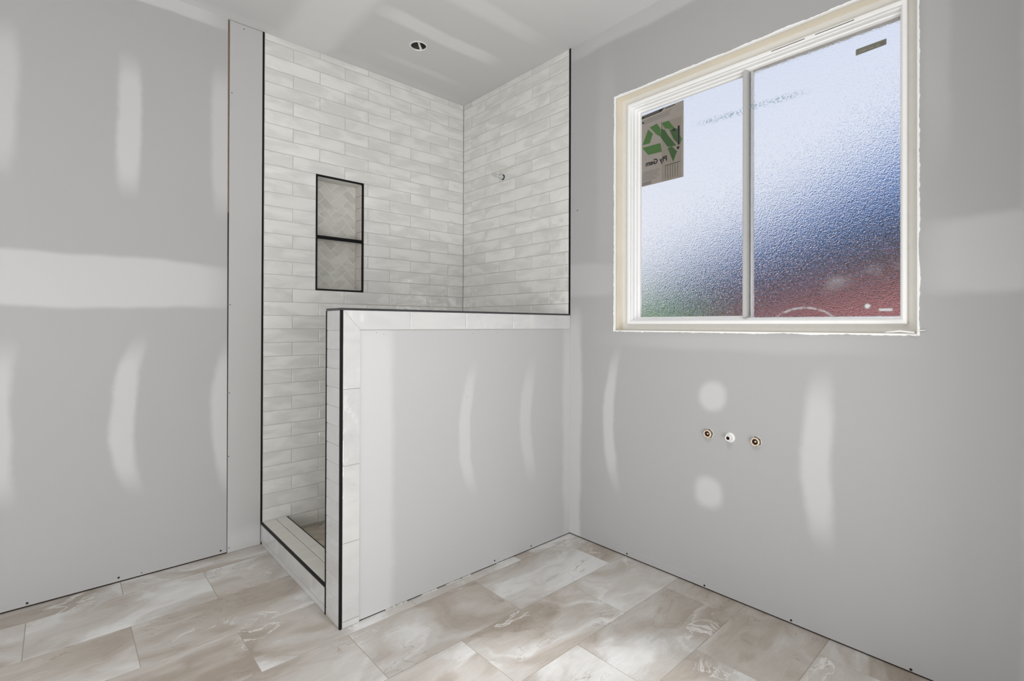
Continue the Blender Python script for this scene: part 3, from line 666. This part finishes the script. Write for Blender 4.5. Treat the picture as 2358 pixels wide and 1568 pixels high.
flat('print_rule', [(1.366, 2.21), (1.3645, 2.21), (1.3645, 2.165), (1.366, 2.165)], m_ink, lab, 3)
for i in range(6): flat('print_line', [(1.478, 1.975-i*.0085), (1.372+R.uniform(0, .04), 1.9765-i*.0085), (1.372+R.uniform(0, .04), 1.9745-i*.0085), (1.478, 1.973-i*.0085)], m_grey, lab, 3)
for i in range(3): flat('print_line', [(1.470, 2.2465-i*.009), (1.30+R.uniform(0, .05), 2.2555-i*.009), (1.32, 2.2535-i*.009), (1.470, 2.2445-i*.009)], m_grey, lab, 3)
flat('print_patch', [(1.480, 1.922), (1.425, 1.9245), (1.425, 1.908), (1.480, 1.906)], m_grey, lab, 3)
def letters(body, name, par, ytop, z, size, mat, ang=0, lvl=3, sx_=SX, mirror=True):
    cu = bpy.data.curves.new(name, 'FONT'); cu.body = body; cu.size = size; cu.extrude = .0001; cu.offset = size*.028; cu.resolution_u = 3
    o = bpy.data.objects.new(name, cu); COL.objects.link(o); bpy.context.view_layer.update()
    me = bpy.data.meshes.new_from_object(o.evaluated_get(bpy.context.evaluated_depsgraph_get())); bpy.data.objects.remove(o)
    me.name = name; me.materials.clear(); me.materials.append(mat)
    # text reads from outdoors: its x runs along +Y, so from indoors it is seen mirrored
    d = 1 if mirror else -1
    mw = Matrix(((0, 0, 1 if mirror else -1, sx_-.00035*lvl), (d*math.cos(ang), -d*math.sin(ang), 0, ytop), (math.sin(ang), math.cos(ang), 0, z), (0, 0, 0, 1)))
    return link(name, me, par, mw)
letters('Ply Gem', 'lettering', lab, 1.334, 2.0065, .0365, m_ink, -.02)
for i in range(9):                                      # print too small to read: strokes only
    y_ = 1.466-i*.0098; zt = 2.2625+i*.00085
    flat('print_stroke', [(y_, zt+.003), (y_-.0062, zt+.0035), (y_-.0062, zt-.0015), (y_, zt-.002)], m_grey, lab, 3)
for i in range(6):
    y_ = 1.345-i*.0092; zt = 2.2725+i*.0004
    flat('print_stroke', [(y_, zt+.003), (y_-.005, zt+.003), (y_-.006, zt-.003), (y_-.001, zt-.003)], m_ink, lab, 3)
sticker = empty('glass_label', (2.2455, .479, 2.217), label='small grey strip sticker near the top of the right pane', cat='sticker')
SX2 = 2.2455; m_lg = paper_mat('grey olive label', (.24, .235, .19), .2); m_lg2 = paper_mat('pale label print', (.32, .31, .27), .2)
flat('sheet', [(.5265, 2.2245), (.524, 2.2285), (.4310, 2.2310), (.4310, 2.2125), (.4325, 2.2090), (.5265, 2.2050)], m_lg, sticker, 0, SX2)
for (ya_, yb_) in ((.515, .492), (.485, .470), (.462, .452)): flat('print_line', [(ya_, 2.2185), (yb_, 2.2190), (yb_, 2.2130), (ya_, 2.2125)], m_lg2, sticker, 1, SX2)
flat('print_square', [(.449, 2.2245), (.436, 2.2248), (.436, 2.2135), (.449, 2.213)], plain('label print grey', (.16, .15, .13), .8), sticker, 1, SX2)

# ---------------------------------------------------------------- outdoors, seen only blurred through the frosted panes
lawn_m = plain('lawn grass', (.15, .22, .10), .95, 0, .1, .3, 6)
box('ground', XW+.16, 40, -25, 30, -.55, -.45, lawn_m, kind='structure')
DX = 6.5
hs = empty('outbuilding', (DX, 1.5, -.45), label='red walled outbuilding with dark blue sloping roof outside the frosted window', cat='building')
m_red = plain('red siding', (.70, .22, .235), .8, 0, .2, .15, 3); m_roof = plain('blue slate roof', (.085, .215, .54), .6, 0, .4, .2, 3); m_fas = plain('dark eave board', (.012, .022, .026), .8, 0, .1)
def quadprism(name, poly, x0, x1, mat, par):
    n = len(poly); vs = [(x0, y, z) for y, z in poly]+[(x1, y, z) for y, z in poly]
    fs = [tuple(range(n)), tuple(range(n, 2*n))[::-1]]+[(i, (i+1) % n, n+(i+1) % n, n+i) for i in range(n)]
    return link(name, mesh(name, vs, fs, mat), par, Matrix.Identity(4))
quadprism('wall', [(-4.5, -.45), (3.5, -.45), (3.5, 1.38), (-.8, 2.27), (-4.5, 1.5)], DX, DX+4, m_red, hs)
quadprism('eave_board', [(3.9, 1.25), (3.9, 1.50), (-.8, 2.85), (-.8, 2.12)], DX-.35, DX-.02, m_fas, hs)
quadprism('roof', [(4.5, 1.25), (4.5, 1.52), (-.8, 3.70), (-5.0, 1.9), (-5.0, 1.7), (-.8, 2.78)], DX-.3, DX+4.3, m_roof, hs)
m_leaf = plain('shrub leaves', (.13, .24, .09), .9, 0, .1, .4, 9)
sb = bmesh.new(); bmesh.ops.create_icosphere(sb, subdivisions=4, radius=.85)
for v in sb.verts:
    d = 1+.22*mnoise.noise(v.co*2.3)+.10*mnoise.noise(v.co*7); v.co = Vector((v.co.x*d*.9, v.co.y*d*1.3, v.co.z*d*.95))
sm_ = bpy.data.meshes.new('shrub'); sb.to_mesh(sm_); sb.free(); sm_.materials.append(m_leaf)
so_ = link('shrub', sm_, None, None, None, 'rounded green shrub outside the left frosted pane', 'shrub'); so_.location = (4.6, 3.15, .62)
bpy.context.view_layer.update()
